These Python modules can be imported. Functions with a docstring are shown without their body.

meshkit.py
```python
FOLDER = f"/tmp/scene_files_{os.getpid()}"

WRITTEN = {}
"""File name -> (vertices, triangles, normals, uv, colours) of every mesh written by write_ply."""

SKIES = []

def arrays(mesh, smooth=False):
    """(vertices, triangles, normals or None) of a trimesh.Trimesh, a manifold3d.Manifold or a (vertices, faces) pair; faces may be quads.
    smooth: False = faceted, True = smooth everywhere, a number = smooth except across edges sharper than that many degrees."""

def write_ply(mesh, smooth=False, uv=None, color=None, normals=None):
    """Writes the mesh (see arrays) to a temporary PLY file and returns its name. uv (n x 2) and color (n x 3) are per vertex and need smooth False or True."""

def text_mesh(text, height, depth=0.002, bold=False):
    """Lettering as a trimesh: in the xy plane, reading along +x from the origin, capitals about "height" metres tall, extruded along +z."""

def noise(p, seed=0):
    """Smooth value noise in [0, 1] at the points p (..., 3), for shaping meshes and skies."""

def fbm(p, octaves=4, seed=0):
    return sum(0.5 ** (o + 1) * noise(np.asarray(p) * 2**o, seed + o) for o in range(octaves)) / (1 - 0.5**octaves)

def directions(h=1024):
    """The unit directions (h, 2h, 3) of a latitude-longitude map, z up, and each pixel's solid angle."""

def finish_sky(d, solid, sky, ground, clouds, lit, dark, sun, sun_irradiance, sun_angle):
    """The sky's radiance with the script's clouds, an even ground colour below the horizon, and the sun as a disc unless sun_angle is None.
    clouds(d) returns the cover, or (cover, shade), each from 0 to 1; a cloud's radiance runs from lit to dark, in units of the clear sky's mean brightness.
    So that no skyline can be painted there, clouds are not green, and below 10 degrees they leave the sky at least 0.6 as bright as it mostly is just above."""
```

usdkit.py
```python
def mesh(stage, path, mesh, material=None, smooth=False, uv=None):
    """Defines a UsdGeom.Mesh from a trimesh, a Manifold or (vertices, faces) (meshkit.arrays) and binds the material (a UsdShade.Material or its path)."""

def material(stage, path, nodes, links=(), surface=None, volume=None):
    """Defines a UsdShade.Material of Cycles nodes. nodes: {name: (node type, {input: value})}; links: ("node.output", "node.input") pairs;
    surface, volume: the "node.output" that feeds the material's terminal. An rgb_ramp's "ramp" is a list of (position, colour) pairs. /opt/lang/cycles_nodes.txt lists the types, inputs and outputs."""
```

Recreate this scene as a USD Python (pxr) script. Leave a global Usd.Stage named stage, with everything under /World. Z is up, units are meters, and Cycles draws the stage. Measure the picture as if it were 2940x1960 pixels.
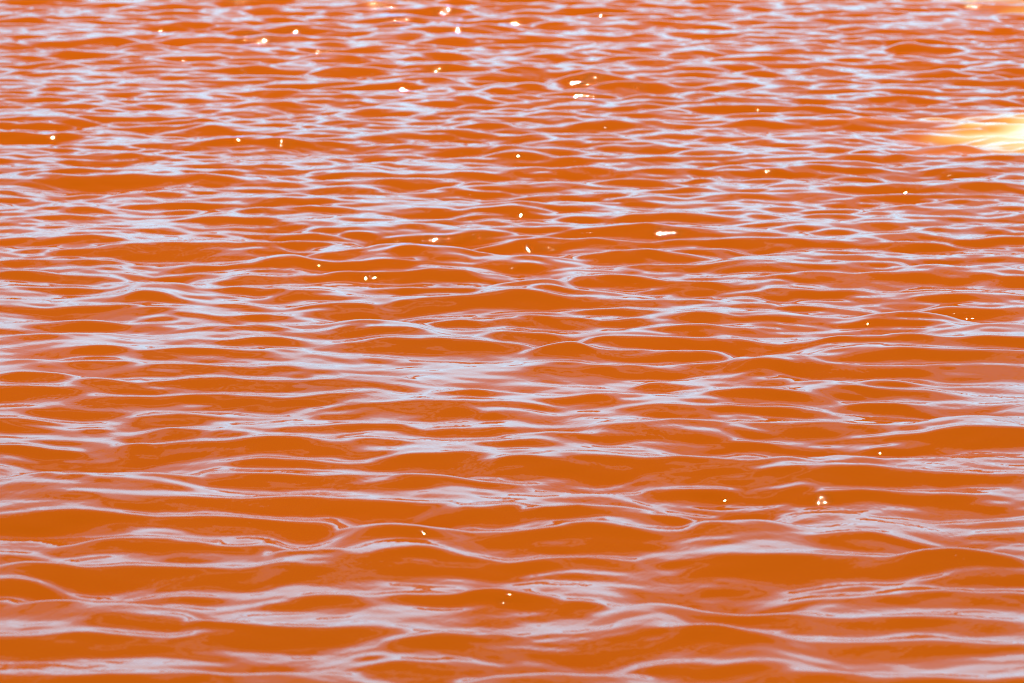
import math
import numpy as np
from scipy.ndimage import map_coordinates, gaussian_filter
import usdkit
from pxr import Gf, Sdf, Usd, UsdGeom, UsdLux, UsdShade, Vt

stage = Usd.Stage.CreateInMemory()
UsdGeom.SetStageUpAxis(stage, UsdGeom.Tokens.z)
UsdGeom.SetStageMetersPerUnit(stage, 1.0)
world = UsdGeom.Xform.Define(stage, '/World')
stage.SetDefaultPrim(world.GetPrim())
UsdGeom.Scope.Define(stage, '/World/Looks')

# ------------------------------------------------------------------ camera
CAM_H = 2.60                     # eye height above the lake, metres
FOCAL, APERTURE = 100.0, 36.0    # telephoto
PITCH = -15.64                   # degrees below the horizon
cam = UsdGeom.Camera.Define(stage, '/World/camera')
cam.AddTranslateOp().Set(Gf.Vec3d(0, 0, CAM_H))
cam.AddRotateXOp().Set(90.0 + PITCH)
cam.CreateFocalLengthAttr(FOCAL)
cam.CreateHorizontalApertureAttr(APERTURE)
cam.CreateVerticalApertureAttr(APERTURE * 683 / 1024)
cam.CreateClippingRangeAttr(Gf.Vec2f(0.1, 20000))
cam.CreateFStopAttr(3.7)
cam.CreateFocusDistanceAttr(9.3)
cam.CreateExposureAttr(0.02)

# ------------------------------------------------------------------ sky and sun
SUN_EL, SUN_AZ = math.radians(71.3), math.radians(-6)     # azimuth from +y towards +x
sx, sy, sz = math.cos(SUN_EL) * math.sin(SUN_AZ), math.cos(SUN_EL) * math.cos(SUN_AZ), math.sin(SUN_EL)
SKY_STRENGTH = 0.05
WATER_A, WATER_B = (0.46, 0.081, 0.0002), (0.60, 0.100, 0.0004)      # near, and brighter far out
sky_mat = usdkit.material(stage, '/World/Looks/sky_material', {
    'sky': ('sky_texture', {'sky_type': 'single_scattering', 'sun_disc': False, 'sun_elevation': SUN_EL, 'sun_rotation': math.atan2(sx, sy),
                            'altitude': 900.0, 'air_density': 0.4, 'aerosol_density': 0.1, 'ozone_density': 1.0}),
    'tc': ('texture_coordinate', {}),
    'xyz': ('separate_xyz', {}),
    # streaky clouds: noise over the direction, flattened towards the horizon
    'map': ('mapping', {'scale': (1.6, 1.6, 4.2)}),
    'n': ('noise_texture', {'scale': 1.5, 'detail': 5.0, 'roughness': 0.55}),
    'lift': ('math', {'math_type': 'multiply', 'value2': -1.24}),
    'add': ('math', {'math_type': 'add'}),
    'cover': ('map_range', {'range_type': 'smoothstep', 'from_min': -0.28, 'from_max': -0.16, 'to_min': 0.0, 'to_max': 0.9, 'clamp': True}),
    'shade': ('rgb_ramp', {'ramp': [(0.0, (26, 24, 22)), (0.06, (26, 24, 22)), (0.12, (5.0, 10, 15)), (0.30, (5.0, 12.5, 19.5)), (0.50, (7.5, 22, 32)), (0.68, (12, 38, 52)), (0.78, (14.5, 45, 60)), (0.84, (13.5, 41, 56)), (0.93, (9.5, 27, 37)), (1.0, (8.5, 24, 33))]}),
    'sfac': ('map_range', {'from_min': -0.28, 'from_max': 0.45, 'to_min': 0.0, 'to_max': 1.0, 'clamp': True}),
    'mix': ('mix', {'mix_type': 'mix'}),
    'bg': ('background_shader', {'strength': SKY_STRENGTH}),
}, [('tc.generated', 'xyz.vector'), ('tc.generated', 'map.vector'), ('map.vector', 'n.vector'),
    ('xyz.z', 'lift.value1'), ('n.fac', 'add.value1'), ('lift.value', 'add.value2'),
    ('add.value', 'cover.value'), ('add.value', 'sfac.value'), ('sfac.result', 'shade.fac'),
    ('cover.result', 'mix.fac'), ('sky.color', 'mix.color1'), ('shade.color', 'mix.color2'), ('mix.color', 'bg.color')],
    surface='bg.background')
sky = UsdLux.DomeLight.Define(stage, '/World/sky')
UsdShade.MaterialBindingAPI.Apply(sky.GetPrim()).Bind(sky_mat)
sky.GetPrim().SetCustomDataByKey('kind', 'structure')

sun = UsdLux.DistantLight.Define(stage, '/World/sun')
sun.CreateIntensityAttr(1.0)
sun.CreateNormalizeAttr(True)
sun.CreateAngleAttr(0.5)
sun.CreateColorAttr(Gf.Vec3f(1.0, 0.93, 0.80))
sun.AddRotateZOp().Set(-math.degrees(math.atan2(sx, sy)))
sun.AddRotateXOp().Set(-(90.0 - math.degrees(SUN_EL)))

# ------------------------------------------------------------------ materials
water_mat = usdkit.material(stage, '/World/Looks/lake_water', {
    'geo': ('geometry', {}),
    'n1': ('noise_texture', {'scale': 75.0, 'detail': 0.0}),
    'bump': ('bump', {'strength': 0.25, 'distance': 0.002}),
    # capillary ripples come in patches
    'patch': ('noise_texture', {'scale': 2.6, 'detail': 1.0}),
    'where': ('map_range', {'range_type': 'smoothstep', 'from_min': 0.42, 'from_max': 0.68, 'to_min': 0.35, 'to_max': 1.0, 'clamp': True}),
    'ripple': ('math', {'math_type': 'multiply'}),
    # beyond the modelled waves the same waves go on as relief in the surface
    'even': ('attribute', {'attribute': 'even'}),
    'along': ('mapping', {'scale': (1.1, 2.6, 1.0)}),
    'n3': ('noise_texture', {'scale': 1.3, 'detail': 4.0, 'roughness': 0.5}),
    'wave': ('math', {'math_type': 'multiply'}),
    'swell': ('bump', {'strength': 1.0, 'distance': 0.16}),
    'fr': ('fresnel', {'IOR': 1.38}),
    # light scattered back out of the cloudy water depends little on the slope of the surface
    'soft': ('vector_math', {'math_type': 'multiply_add', 'vector2': (0.45, 0.45, 0.45), 'vector3': (0.0, 0.0, 0.55)}),
    'unit': ('vector_math', {'math_type': 'normalize'}),
    'n2': ('noise_texture', {'scale': 0.9, 'detail': 3.0}),
    'xyz': ('separate_xyz', {}),
    'out': ('map_range', {'from_min': 6.0, 'from_max': 17.0, 'to_min': -0.3, 'to_max': 0.7, 'clamp': False}),
    'vary': ('math', {'math_type': 'multiply_add', 'value2': 0.6, 'use_clamp': True}),
    'col': ('rgb_ramp', {'ramp': [(0.0, WATER_A), (1.0, WATER_B)]}),
    'pale': ('attribute', {'attribute': 'pale'}),
    'pale_ramp': ('rgb_ramp', {'ramp': [(0.0, WATER_B), (0.25, (0.70, 0.15, 0.03)), (0.50, (0.86, 0.36, 0.08)), (0.74, (0.93, 0.70, 0.34)), (0.92, (0.95, 0.90, 0.80))]}),  # water colour goes from orange through yellow to near white in the patches
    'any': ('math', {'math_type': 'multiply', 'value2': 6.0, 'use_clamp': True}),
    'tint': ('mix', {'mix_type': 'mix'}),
    'body': ('diffuse_bsdf', {}),
    'gloss': ('glossy_bsdf', {'color': (1, 1, 1), 'roughness': 0.012, 'distribution': 'ggx'}),
    'mix': ('mix_closure', {}),
}, [('geo.position', 'n1.vector'), ('geo.position', 'patch.vector'), ('patch.fac', 'where.value'), ('n1.fac', 'ripple.value1'), ('where.result', 'ripple.value2'), ('ripple.value', 'bump.height'), ('geo.position', 'along.vector'), ('along.vector', 'n3.vector'), ('n3.fac', 'wave.value1'), ('even.fac', 'wave.value2'), ('wave.value', 'swell.height'),
    ('bump.normal', 'swell.normal'), ('swell.normal', 'fr.normal'), ('swell.normal', 'gloss.normal'),
    ('geo.normal', 'soft.vector1'), ('soft.vector', 'unit.vector1'), ('unit.vector', 'body.normal'),
    ('geo.position', 'n2.vector'), ('n2.fac', 'vary.value1'), ('geo.position', 'xyz.vector'), ('xyz.y', 'out.value'), ('out.result', 'vary.value3'), ('vary.value', 'col.fac'), ('pale.fac', 'pale_ramp.fac'), ('pale.fac', 'any.value1'), ('any.value', 'tint.fac'), ('col.color', 'tint.color1'), ('pale_ramp.color', 'tint.color2'), ('tint.color', 'body.color'),
    ('fr.fac', 'mix.fac'), ('body.BSDF', 'mix.closure1'), ('gloss.BSDF', 'mix.closure2')], surface='mix.closure')


# ------------------------------------------------------------------ the waves
def spectrum_tile(size, n, k_peak, k_min, k_max, falloff, spread, angle, seed):
    """One periodic patch of wind ripples: height and the two horizontal (choppy) displacements, height rms 1."""
    rng = np.random.default_rng(seed)
    k1 = np.fft.fftfreq(n, size / n) * 2 * np.pi
    kx, ky = np.meshgrid(k1, k1, indexing='xy')
    k = np.hypot(kx, ky)
    k[0, 0] = 1e-6
    th = np.arctan2(kx, -ky) - angle                    # 0 = travelling towards the camera (-y)
    amp = k ** (-falloff) * np.exp(-1.25 * (k_peak / k) ** 2) * np.abs(np.cos(th / 2)) ** spread
    amp *= np.exp(-(k / k_max) ** 4) * (k > k_min)
    z = (rng.standard_normal((n, n)) + 1j * rng.standard_normal((n, n))) * amp
    h = np.fft.ifft2(z)
    s = h.real.std()
    dx = np.fft.ifft2(1j * kx / k * z).real / s
    dy = np.fft.ifft2(1j * ky / k * z).real / s
    return (h.real / s).astype(np.float32), dx.astype(np.float32), dy.astype(np.float32)


def sample(tile, size, x, y):
    n = tile.shape[0]
    return map_coordinates(tile, [y / size * n, x / size * n], order=1, mode='grid-wrap', prefilter=False)


def value_noise(x, y, seed):
    rng = np.random.default_rng(seed)
    g = rng.standard_normal((64, 64))
    return map_coordinates(g, [y, x], order=3, mode='grid-wrap')


def on_lake(px, py, z=0.0):
    """Where the sight line through a point of the photograph (2940 x 1960) meets the lake."""
    u, v = (px - 1470) * APERTURE / 2940 / FOCAL, (980 - py) * APERTURE / 2940 / FOCAL
    c, sn = math.cos(math.radians(PITCH)), math.sin(math.radians(PITCH))
    t = (z - CAM_H) / (sn + v * c)
    return u * t, (c - v * sn) * t


# The steep wave faces that stand out one by one: (left, right, top, bottom), measured in enlarged crops of the photograph
CROP = 2.352
FACES = {
    (0, 650): """-40 760 82 140,700 1670 125 192,450 1530 150 215,120 700 210 250,310 740 255 305,100 740 325 368,300 650 398 428,1810 2200 55 85,2050 2300 28 55,1690 1880 160 198,
        1880 2150 108 148,2130 2400 190 238,1220 1660 258 300,1760 2400 262 305,1720 2100 298 328,2110 2400 318 355,1490 1910 338 393,1050 1300 300 340,1540 1900 410 470,1840 2200 425 490,
        900 1130 475 528,1510 1870 510 555,2050 2500 510 585,50 800 535 572,720 1190 545 598,1290 1890 580 615,900 1120 615 640,400 960 640 690,960 1210 670 705,1410 2000 700 735,2090 2400 705 745,
        1550 2050 765 808,390 820 830 885,1000 1860 840 905,540 830 920 970,800 1900 945 1020,1920 2060 985 1030,80 440 1020 1078,700 2240 1035 1130,-200 540 1095 1185,540 2200 1125 1240,225 740 1215 1278,
        850 1450 1252 1318,2090 2500 1240 1300,-200 390 1295 1360,580 750 1330 1360,980 1300 1340 1410,1400 1690 1375 1415,1960 2500 1320 1385,1040 2300 1430 1540,-100 300 1455 1520,340 540 1470 1500""",
    (970, 650): """100 280 45 80,400 980 45 100,1500 2352 30 85,1130 1740 85 135,1800 2400 95 150,-100 240 190 240,410 540 208 235,820 1090 195 228,1790 2310 182 242,1190 1440 232 250,0 530 258 300,1180 1320 270 300,
        1910 2500 248 315,100 860 315 378,1620 2130 355 415,2120 2500 375 430,450 730 410 450,740 880 425 450,1340 1720 450 485,520 1680 475 558,370 510 490 520,-100 150 520 560,1620 2000 545 600,1230 2000 612 665,
        640 900 635 670,0 560 720 765,1090 1470 722 780,130 1320 775 862,1740 2400 755 830,1550 2400 830 920,1340 1990 928 1012,1920 2500 920 985,50 210 1000 1050,2130 2280 1040 1075,690 980 1130 1185,
        1380 1640 1160 1205,1650 1900 1165 1210,-100 680 1200 1290,620 870 1215 1305,820 1350 1205 1245,2080 2400 1225 1290,910 1060 1275 1318,-100 520 1335 1395,720 1340 1340 1415,2130 2400 1310 1390,
        1640 2500 1395 1450,90 380 1440 1485,960 1380 1455 1495,50 310 1510 1545""",
    (1940, 650): """960 1180 22 50,1560 1760 35 58,0 750 85 135,840 1400 85 115,1420 1890 85 130,1900 2500 90 112,0 400 150 180,-60 390 250 315,480 1500 262 310,760 1850 320 400,2150 2600 355 415,-60 380 375 440,
        600 1140 415 480,1440 1960 455 490,300 480 530 555,820 980 535 560,1700 2400 535 575,50 700 605 660,1310 1680 645 675,0 680 680 735,-100 470 755 825,900 1240 795 815,1480 2500 780 845,-100 460 845 915,
        1280 2500 855 935,580 2500 920 1015,0 400 920 975,180 700 990 1030,1360 1630 1060 1095,190 860 1130 1210,1050 1700 1105 1185,-100 830 1212 1300,1180 1650 1200 1255,-100 1290 1310 1410,1510 1700 1350 1390,
        1600 2600 1400 1520,-100 760 1415 1490""",
    (0, 1300): """1620 2120 25 80,1430 2300 145 230,1070 2400 310 410,-100 920 430 550,1150 2130 430 585,550 1170 590 680,1100 1920 605 740,560 2100 750 915,-200 320 885 975,770 1480 940 985,-200 470 1010 1105,
        680 1340 1110 1195,1850 2100 1005 1050,1480 2400 1140 1270,-200 1180 1235 1395,-200 1300 1475 1610,2040 2400 950 1030""",
    (970, 1300): """350 950 10 75,830 2400 35 150,340 1160 178 240,-100 560 335 420,2100 2400 205 295,630 1600 378 490,2000 2500 465 500,120 880 560 640,840 1950 505 690,60 1000 670 855,980 1900 700 780,2190 2400 725 765,
        1300 1850 790 815,500 1000 930 1000,960 1350 955 1085,1380 1770 995 1110,1690 2400 1230 1375,380 920 1240 1355,-100 260 1165 1240,190 720 1395 1500,0 220 1360 1395,1750 2400 1430 1500""",
    (1940, 1300): """-100 460 110 205,480 840 135 205,900 2500 150 245,0 350 220 290,500 860 228 280,850 1600 255 330,1580 2180 270 370,-100 200 470 520,960 1590 560 655,370 1900 700 860,1880 2500 840 940,240 440 870 925,
        980 1300 890 930,1150 2500 960 1045,950 2130 1100 1240,-300 340 1235 1380,1080 2020 1265 1390,1990 2500 1290 1330,80 540 1460 1530,730 2500 1515 1620""",
    (0, 0): """0 220 340 370,220 800 260 335,640 940 675 700,930 1380 650 700,1180 1390 710 750,1640 1980 700 775,-100 560 805 840,230 460 835 865,900 1240 820 845,1000 1480 850 890,1360 1670 875 890,-100 310 910 945,
        1490 2100 975 1025,-100 190 1065 1090,640 1000 1050 1085,1620 1940 1115 1170,310 1330 1190 1270,820 1190 1175 1215,1370 1730 1235 1275,1000 1600 1285 1335,860 1330 1375 1410,1620 2300 1400 1450,
        1350 1800 1475 1510,1690 1980 1345 1370,2080 2240 1170 1200,900 1550 420 440,1120 1330 510 545,1230 1750 515 545,2130 2400 480 520,2040 2400 640 720,1450 1930 600 640,1530 2100 1515 1545""",
    (970, 0): """670 960 240 290,960 1350 300 345,1020 1250 200 235,380 800 535 595,500 830 660 700,1180 1600 480 530,1570 1770 525 570,1840 2240 570 610,1880 2100 390 420,1140 1410 590 630,300 720 715 745,160 560 740 772,
        930 1160 835 875,1300 1630 795 835,1340 1680 765 790,650 1050 890 945,1130 1400 920 950,1860 2240 880 900,1850 2190 960 1010,1540 1900 1140 1190,0 260 935 955,-100 210 965 1000,600 1060 1000 1035,
        1050 1900 1040 1110,360 1160 1165 1200,2000 2400 1150 1185,400 800 1215 1255,880 1290 1245 1280,1710 2400 1215 1260,720 1180 1285 1310,1200 1740 1300 1340,1750 2250 1305 1335,1810 2150 1365 1395,
        680 1180 1410 1450,1910 2400 1450 1490,780 930 1455 1480,560 740 350 385,1050 1180 425 440,100 420 340 375""",
    (1940, 0): """1220 1400 265 310,860 1060 475 515,590 850 485 505,710 1030 345 375,1380 1900 425 455,1850 2020 470 515,0 370 670 705,960 1550 665 705,1460 1580 705 725,250 720 715 745,620 1000 830 855,1060 1500 820 865,
        1260 1560 1020 1080,850 1500 1140 1190,250 800 1160 1195,-60 240 1230 1265,780 1510 1265 1305,1880 2500 1275 1305,170 880 1310 1345,600 1310 1355 1395,930 1250 1440 1475,1650 2050 1370 1385,
        1260 1500 1500 1530,2160 2400 490 515,2230 2400 290 320,1620 1800 265 290,480 620 285 310""",
}
# The flat, sky-bright stretches between them
FLATS = {
    (0, 650): "1700 2050 195 250,1640 2000 85 130,840 1210 330 420,-100 340 290 330,200 800 600 640,0 900 705 750,0 500 890 930,1350 2000 640 690,0 800 1005 1030,750 1000 1400 1450",
    (970, 650): "200 900 110 190,900 1500 180 220,1000 1500 370 430,0 600 590 690,1300 1700 780 850,0 500 990 1040,700 1300 1090 1130,1500 2300 1110 1150,1300 1700 1370 1420",
    (1940, 650): "360 900 830 930,850 1700 720 790,800 1200 1020 1060,1200 1900 560 620,1900 2352 640 700,1500 2352 250 300,300 700 180 220,600 1300 1500 1552,1700 2200 1260 1320",
    (0, 1300): "0 1200 60 220,100 500 740 780,1850 2352 650 700,200 900 990 1050,1200 1600 1120 1170,1200 2200 1440 1530",
    (970, 1300): "900 1900 1430 1540,870 1300 870 940,1880 2352 980 1060,0 900 120 170,0 800 470 545,1200 2200 380 440,500 1100 1190 1230,1500 2100 200 240",
    (1940, 1300): "0 850 1020 1095,0 850 1190 1290,0 700 390 530,1600 2352 650 760,900 1800 1470 1500,0 900 10 60,800 1700 110 150",
    (0, 0): "850 1030 280 330,100 200 450 490,1300 1500 790 820,1400 2000 900 960,300 700 1320 1400,0 300 1370 1420,1900 2040 830 865",
    (970, 0): "780 1000 590 640,1200 1400 550 590,0 350 1070 1150,1000 1300 960 1020,1600 1800 450 490,1950 2200 620 670,1580 1700 140 190,1000 1300 1360 1400",
    (1940, 0): "1450 2352 1190 1270,1500 2352 1020 1070,1700 2352 1110 1150,80 260 1180 1225,440 700 140 210,1420 1600 250 340,1000 1300 790 810,1600 2100 950 1000,1400 1550 60 100,600 760 1120 1150",
}
PX0, PY0, PSTEP, PNX, PNY = -3.2, 4.6, 0.0075, 854, 2048
SHRINK, FACE_SLOPE, FLAT_SLOPE, BACK = 0.56, 0.40, -0.50, 0.40


def plan_of_waves():
    """Wave heights over the lake whose steep faces lie where the lists above put them."""
    xs, ys = PX0 + PSTEP * np.arange(PNX), PY0 + PSTEP * np.arange(PNY)
    T = np.zeros((PNY, PNX))
    rng = np.random.default_rng(71)

    def stamp(l, r, t, b, value, face):
        mid, (x0, yt), (x1, yb) = (t + b) / 2, on_lake(l, t), on_lake(r, b)
        xa, xb = on_lake(l, mid)[0], on_lake(r, mid)[0]
        cy, ry = (yt + yb) / 2, max((yt - yb) / 2 * (SHRINK if face else 1.0), 0.011)
        cx, rx = (xa + xb) / 2, (xb - xa) / 2 * 1.13
        i0, i1 = np.searchsorted(xs, [cx - rx * 2, cx + rx * 2])
        j0, j1 = np.searchsorted(ys, [cy - ry * 4, cy + ry * 4])
        if i1 <= i0 or j1 <= j0:
            return
        ux = (xs[i0:i1] - cx)[None, :] / rx
        lean, bow = rng.uniform(-0.25, 0.25), rng.uniform(0.1, 0.35)
        u = ((ys[j0:j1] - cy) / ry)[:, None] - lean * ux + bow * ux ** 2           # 1 at the crest, -1 at the foot
        if face:
            along = np.interp(np.abs(ux), [0, 0.6, 0.95, 1.15, 1.5, 2.0], [1, 0.95, 0.72, 0.4, 0.16, 0])
            m = np.interp(u, [-3.4, -1.6, -0.9, 0.85, 1.15, 1.35, 3.2], [0, 0.22, 0.9, 1.1, 0, -BACK, 0]) * along
        else:
            m = np.clip((1.3 - np.hypot(u, ux)) / 0.6, 0, 1)
        old = T[j0:j1, i0:i1]
        T[j0:j1, i0:i1] = np.where((np.abs(m * value) > np.abs(old)), m * value, old)

    for table, value, shrink in ((FLATS, FLAT_SLOPE, False), (FACES, FACE_SLOPE, True)):
        for (ox, oy), text in table.items():
            for item in text.split(','):
                l, r, t, b = (float(q) for q in item.split())
                stamp(ox + l / CROP, ox + r / CROP, oy + t / CROP, oy + b / CROP, value if shrink else value * (1 + 0.7 * np.clip((oy + t / CROP - 1200) / 600, 0, 1)), shrink)
    gx, gy = np.meshgrid(np.arange(PNX), np.arange(PNY))
    mx, my = gx * PSTEP, gy * PSTEP
    T = map_coordinates(T, [gy + (0.9 * value_noise(mx * 9, my * 16, 61) + 0.9 * value_noise(mx * 4, my * 5, 63)) * 0.008 / PSTEP,
                            gx + (1.5 * value_noise(mx * 6, my * 14, 62)) * 0.015 / PSTEP], order=1, mode='nearest')
    # a face that rises away from the eye has dz/dy > 0
    kx, ky = np.meshgrid(np.fft.fftfreq(PNX, PSTEP) * 2 * np.pi, np.fft.fftfreq(PNY, PSTEP) * 2 * np.pi)
    H = np.fft.fft2(T) * (-1j * ky) / (ky ** 2 + 0.10 * kx ** 2 + (2 * np.pi / 1.1) ** 2)
    H *= np.exp(-((kx ** 2 + ky ** 2) / (2 * np.pi / 0.045) ** 2))
    return np.fft.ifft2(H).real


PLAN = plan_of_waves()
print('plan rms height', PLAN.std(), 'slope', np.gradient(PLAN, PSTEP, axis=0).std())
PALE_PATCHES = [(3150, 350, 720, 105, 44), (3020, -20, 320, 80, 60), (2080, -66, 600, 66, 60)]    # paler water colour: centre, half width, reach towards and away from the eye

RUFFLED = [(2500, 725, 330, 32), (2620, 905, 330, 50), (2080, 1470, 240, 55), (170, 1390, 190, 55), (2400, 1290, 250, 25), (560, 960, 250, 25), (300, 670, 200, 20), (1500, 900, 250, 25), (1500, 1830, 400, 40)]    # where a puff of wind roughens the water


def sample_plan(plan, x, y):
    return map_coordinates(plan, [(y - PY0) / PSTEP, (x - PX0) / PSTEP], order=1, mode='constant')
# grid: rows follow the distance, columns fan out with it
half = APERTURE / 2 / FOCAL
rows = [4.4]
while rows[-1] < 18.0:
    d = rows[-1]
    rows.append(d + (0.0052 + 0.00045 * d if d > 6.0 else 0.015))
while rows[-1] < 4000:
    rows.append(rows[-1] + 0.035 * (rows[-1] / 18.0) ** 2.2)
rows = np.array(rows)
dense = np.linspace(-1.12, 1.12, 700)
side = 1.12 + np.cumsum(np.linspace(0.007, 0.03, 55))
far = side[-1] + np.cumsum(np.geomspace(0.03, 6, 24))
cols = np.concatenate([-far[::-1], -side[::-1], dense, side, far])
print('grid', len(rows), len(cols), 'triangles', 2 * (len(rows) - 1) * (len(cols) - 1))
Y = np.repeat(rows[:, None], len(cols), 1)
X = cols[None, :] * (half * Y)
step_y = np.gradient(rows)[:, None]
step_x = np.gradient(cols)[None, :] * half * Y
step = np.maximum(step_y, step_x)

K = 2 * np.pi
LONG = spectrum_tile(16.0, 2048, K / 0.42, K / 2.0, K / 0.10, 3.0, 16.0, 0.02, 11)
MID = spectrum_tile(7.3, 2048, K / 0.15, K / 0.26, K / 0.04, 3.2, 26.0, -0.03, 23)
FINE = spectrum_tile(2.9, 1024, K / 0.035, K / 0.06, K / 0.012, 2.5, 8.0, 0.05, 37)

gust = 1 + 0.25 * value_noise(X * 0.5 + 7, Y * 0.35, 3) + 0.40 * np.clip((Y - 9.5) / 4, 0, 1)
cat = np.clip(0.40 + 0.35 * value_noise(X * 1.3 + 3, Y * 0.7 + 5, 8), 0.05, 1.4)
for px, py, wx, wy in RUFFLED:
    (cx, cy), (_, ya), (_, yb) = on_lake(px, py), on_lake(px, py - wy), on_lake(px, py + wy)
    cat += 1.0 * np.exp(-((X - cx) / (wx * half * cy / 1470)) ** 2 - ((Y - cy) / ((ya - yb) / 2)) ** 2)

cat += 1.75 * np.clip((Y - 9.3) / 3.0, 0, 1)


def fade(wavelength):
    return np.clip((wavelength / 3.0 - step) / (wavelength / 6.0), 0, 1)


Z = np.zeros_like(X)
DX = np.zeros_like(X)
DY = np.zeros_like(X)
edge = np.clip((1.45 - np.abs(X / (half * Y))) / 0.3, 0, 1) * np.clip((Y - 5.6) / 0.5, 0, 1) * np.clip((17.0 - Y) / 3.0, 0, 1)
edge = edge * edge * (3 - 2 * edge)
free = np.sqrt(1 - edge * (1 - (0.18 + 0.47 * np.clip((Y - 9.0) / 4, 0, 1)) ** 2))
calm = 1 + 0.22 * value_noise(X * 0.9 + 1, Y * 0.8 + 2, 91)
Z += edge * calm * np.clip(1.0 - 0.05 * (Y - 10.5), 0.7, 1) * sample_plan(PLAN, X, Y)
for tile, size, rms, chop, w in ((LONG, 16.0, 0.0075, 0.55, free * calm * gust * fade(0.55)), (MID, 7.3, 0.0016, 0.5, (0.55 + 0.66 * cat) * fade(0.10)), (FINE, 2.9, 0.00036, 0.3, (0.5 + 0.6 * cat) * fade(0.03))):
    Z += rms * w * sample(tile[0], size, X, Y)
    DX -= rms * chop * w * sample(tile[1], size, X, Y)
    DY -= rms * chop * w * sample(tile[2], size, X, Y)
P = np.stack([X + DX, Y + DY, Z], -1)
du = np.gradient(P, axis=1)
dv = np.gradient(P, axis=0)
N = np.cross(du, dv)
N /= np.linalg.norm(N, axis=-1, keepdims=True)
core = (slice(20, -20), slice(80, -80))
print('slope rms', np.sqrt(np.mean((N[core][..., 1] / N[core][..., 2]) ** 2)), 'z', Z.min(), Z.max())


def grid_mesh(path, P, N, material):
    r, c = P.shape[:2]
    i = np.arange(r * c).reshape(r, c)
    a, b, cc, d = i[:-1, :-1].ravel(), i[:-1, 1:].ravel(), i[1:, 1:].ravel(), i[1:, :-1].ravel()
    f = np.stack([a, b, cc, a, cc, d], 1).astype(np.int32)
    m = UsdGeom.Mesh.Define(stage, path)
    m.CreatePointsAttr(Vt.Vec3fArray.FromNumpy(P.reshape(-1, 3).astype(np.float32)))
    m.CreateFaceVertexCountsAttr(Vt.IntArray.FromNumpy(np.full(len(f) * 2, 3, np.int32)))
    m.CreateFaceVertexIndicesAttr(Vt.IntArray.FromNumpy(f.ravel()))
    m.CreateSubdivisionSchemeAttr('none')
    m.CreateNormalsAttr(Vt.Vec3fArray.FromNumpy(N.reshape(-1, 3).astype(np.float32)))
    m.SetNormalsInterpolation('vertex')
    UsdShade.MaterialBindingAPI.Apply(m.GetPrim()).Bind(material)
    m.GetPrim().SetCustomDataByKey('kind', 'structure')
    return m


water = grid_mesh('/World/water', P, N, water_mat)
pale = np.zeros_like(X)
for px, py, wx, wy, top in PALE_PATCHES:
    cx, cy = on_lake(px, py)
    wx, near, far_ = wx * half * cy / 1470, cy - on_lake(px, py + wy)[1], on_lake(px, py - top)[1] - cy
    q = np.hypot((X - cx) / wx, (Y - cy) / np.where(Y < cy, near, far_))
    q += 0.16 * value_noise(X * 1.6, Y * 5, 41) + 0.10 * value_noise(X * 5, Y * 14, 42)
    pale = np.maximum(pale, np.clip(1.1 - q, 0, 1))
UsdGeom.PrimvarsAPI(water).CreatePrimvar('pale', Sdf.ValueTypeNames.FloatArray, 'vertex').Set(Vt.FloatArray.FromNumpy(pale.ravel().astype(np.float32)))
even = 1 - fade(0.55)
UsdGeom.PrimvarsAPI(water).CreatePrimvar('even', Sdf.ValueTypeNames.FloatArray, 'vertex').Set(Vt.FloatArray.FromNumpy(even.ravel().astype(np.float32)))
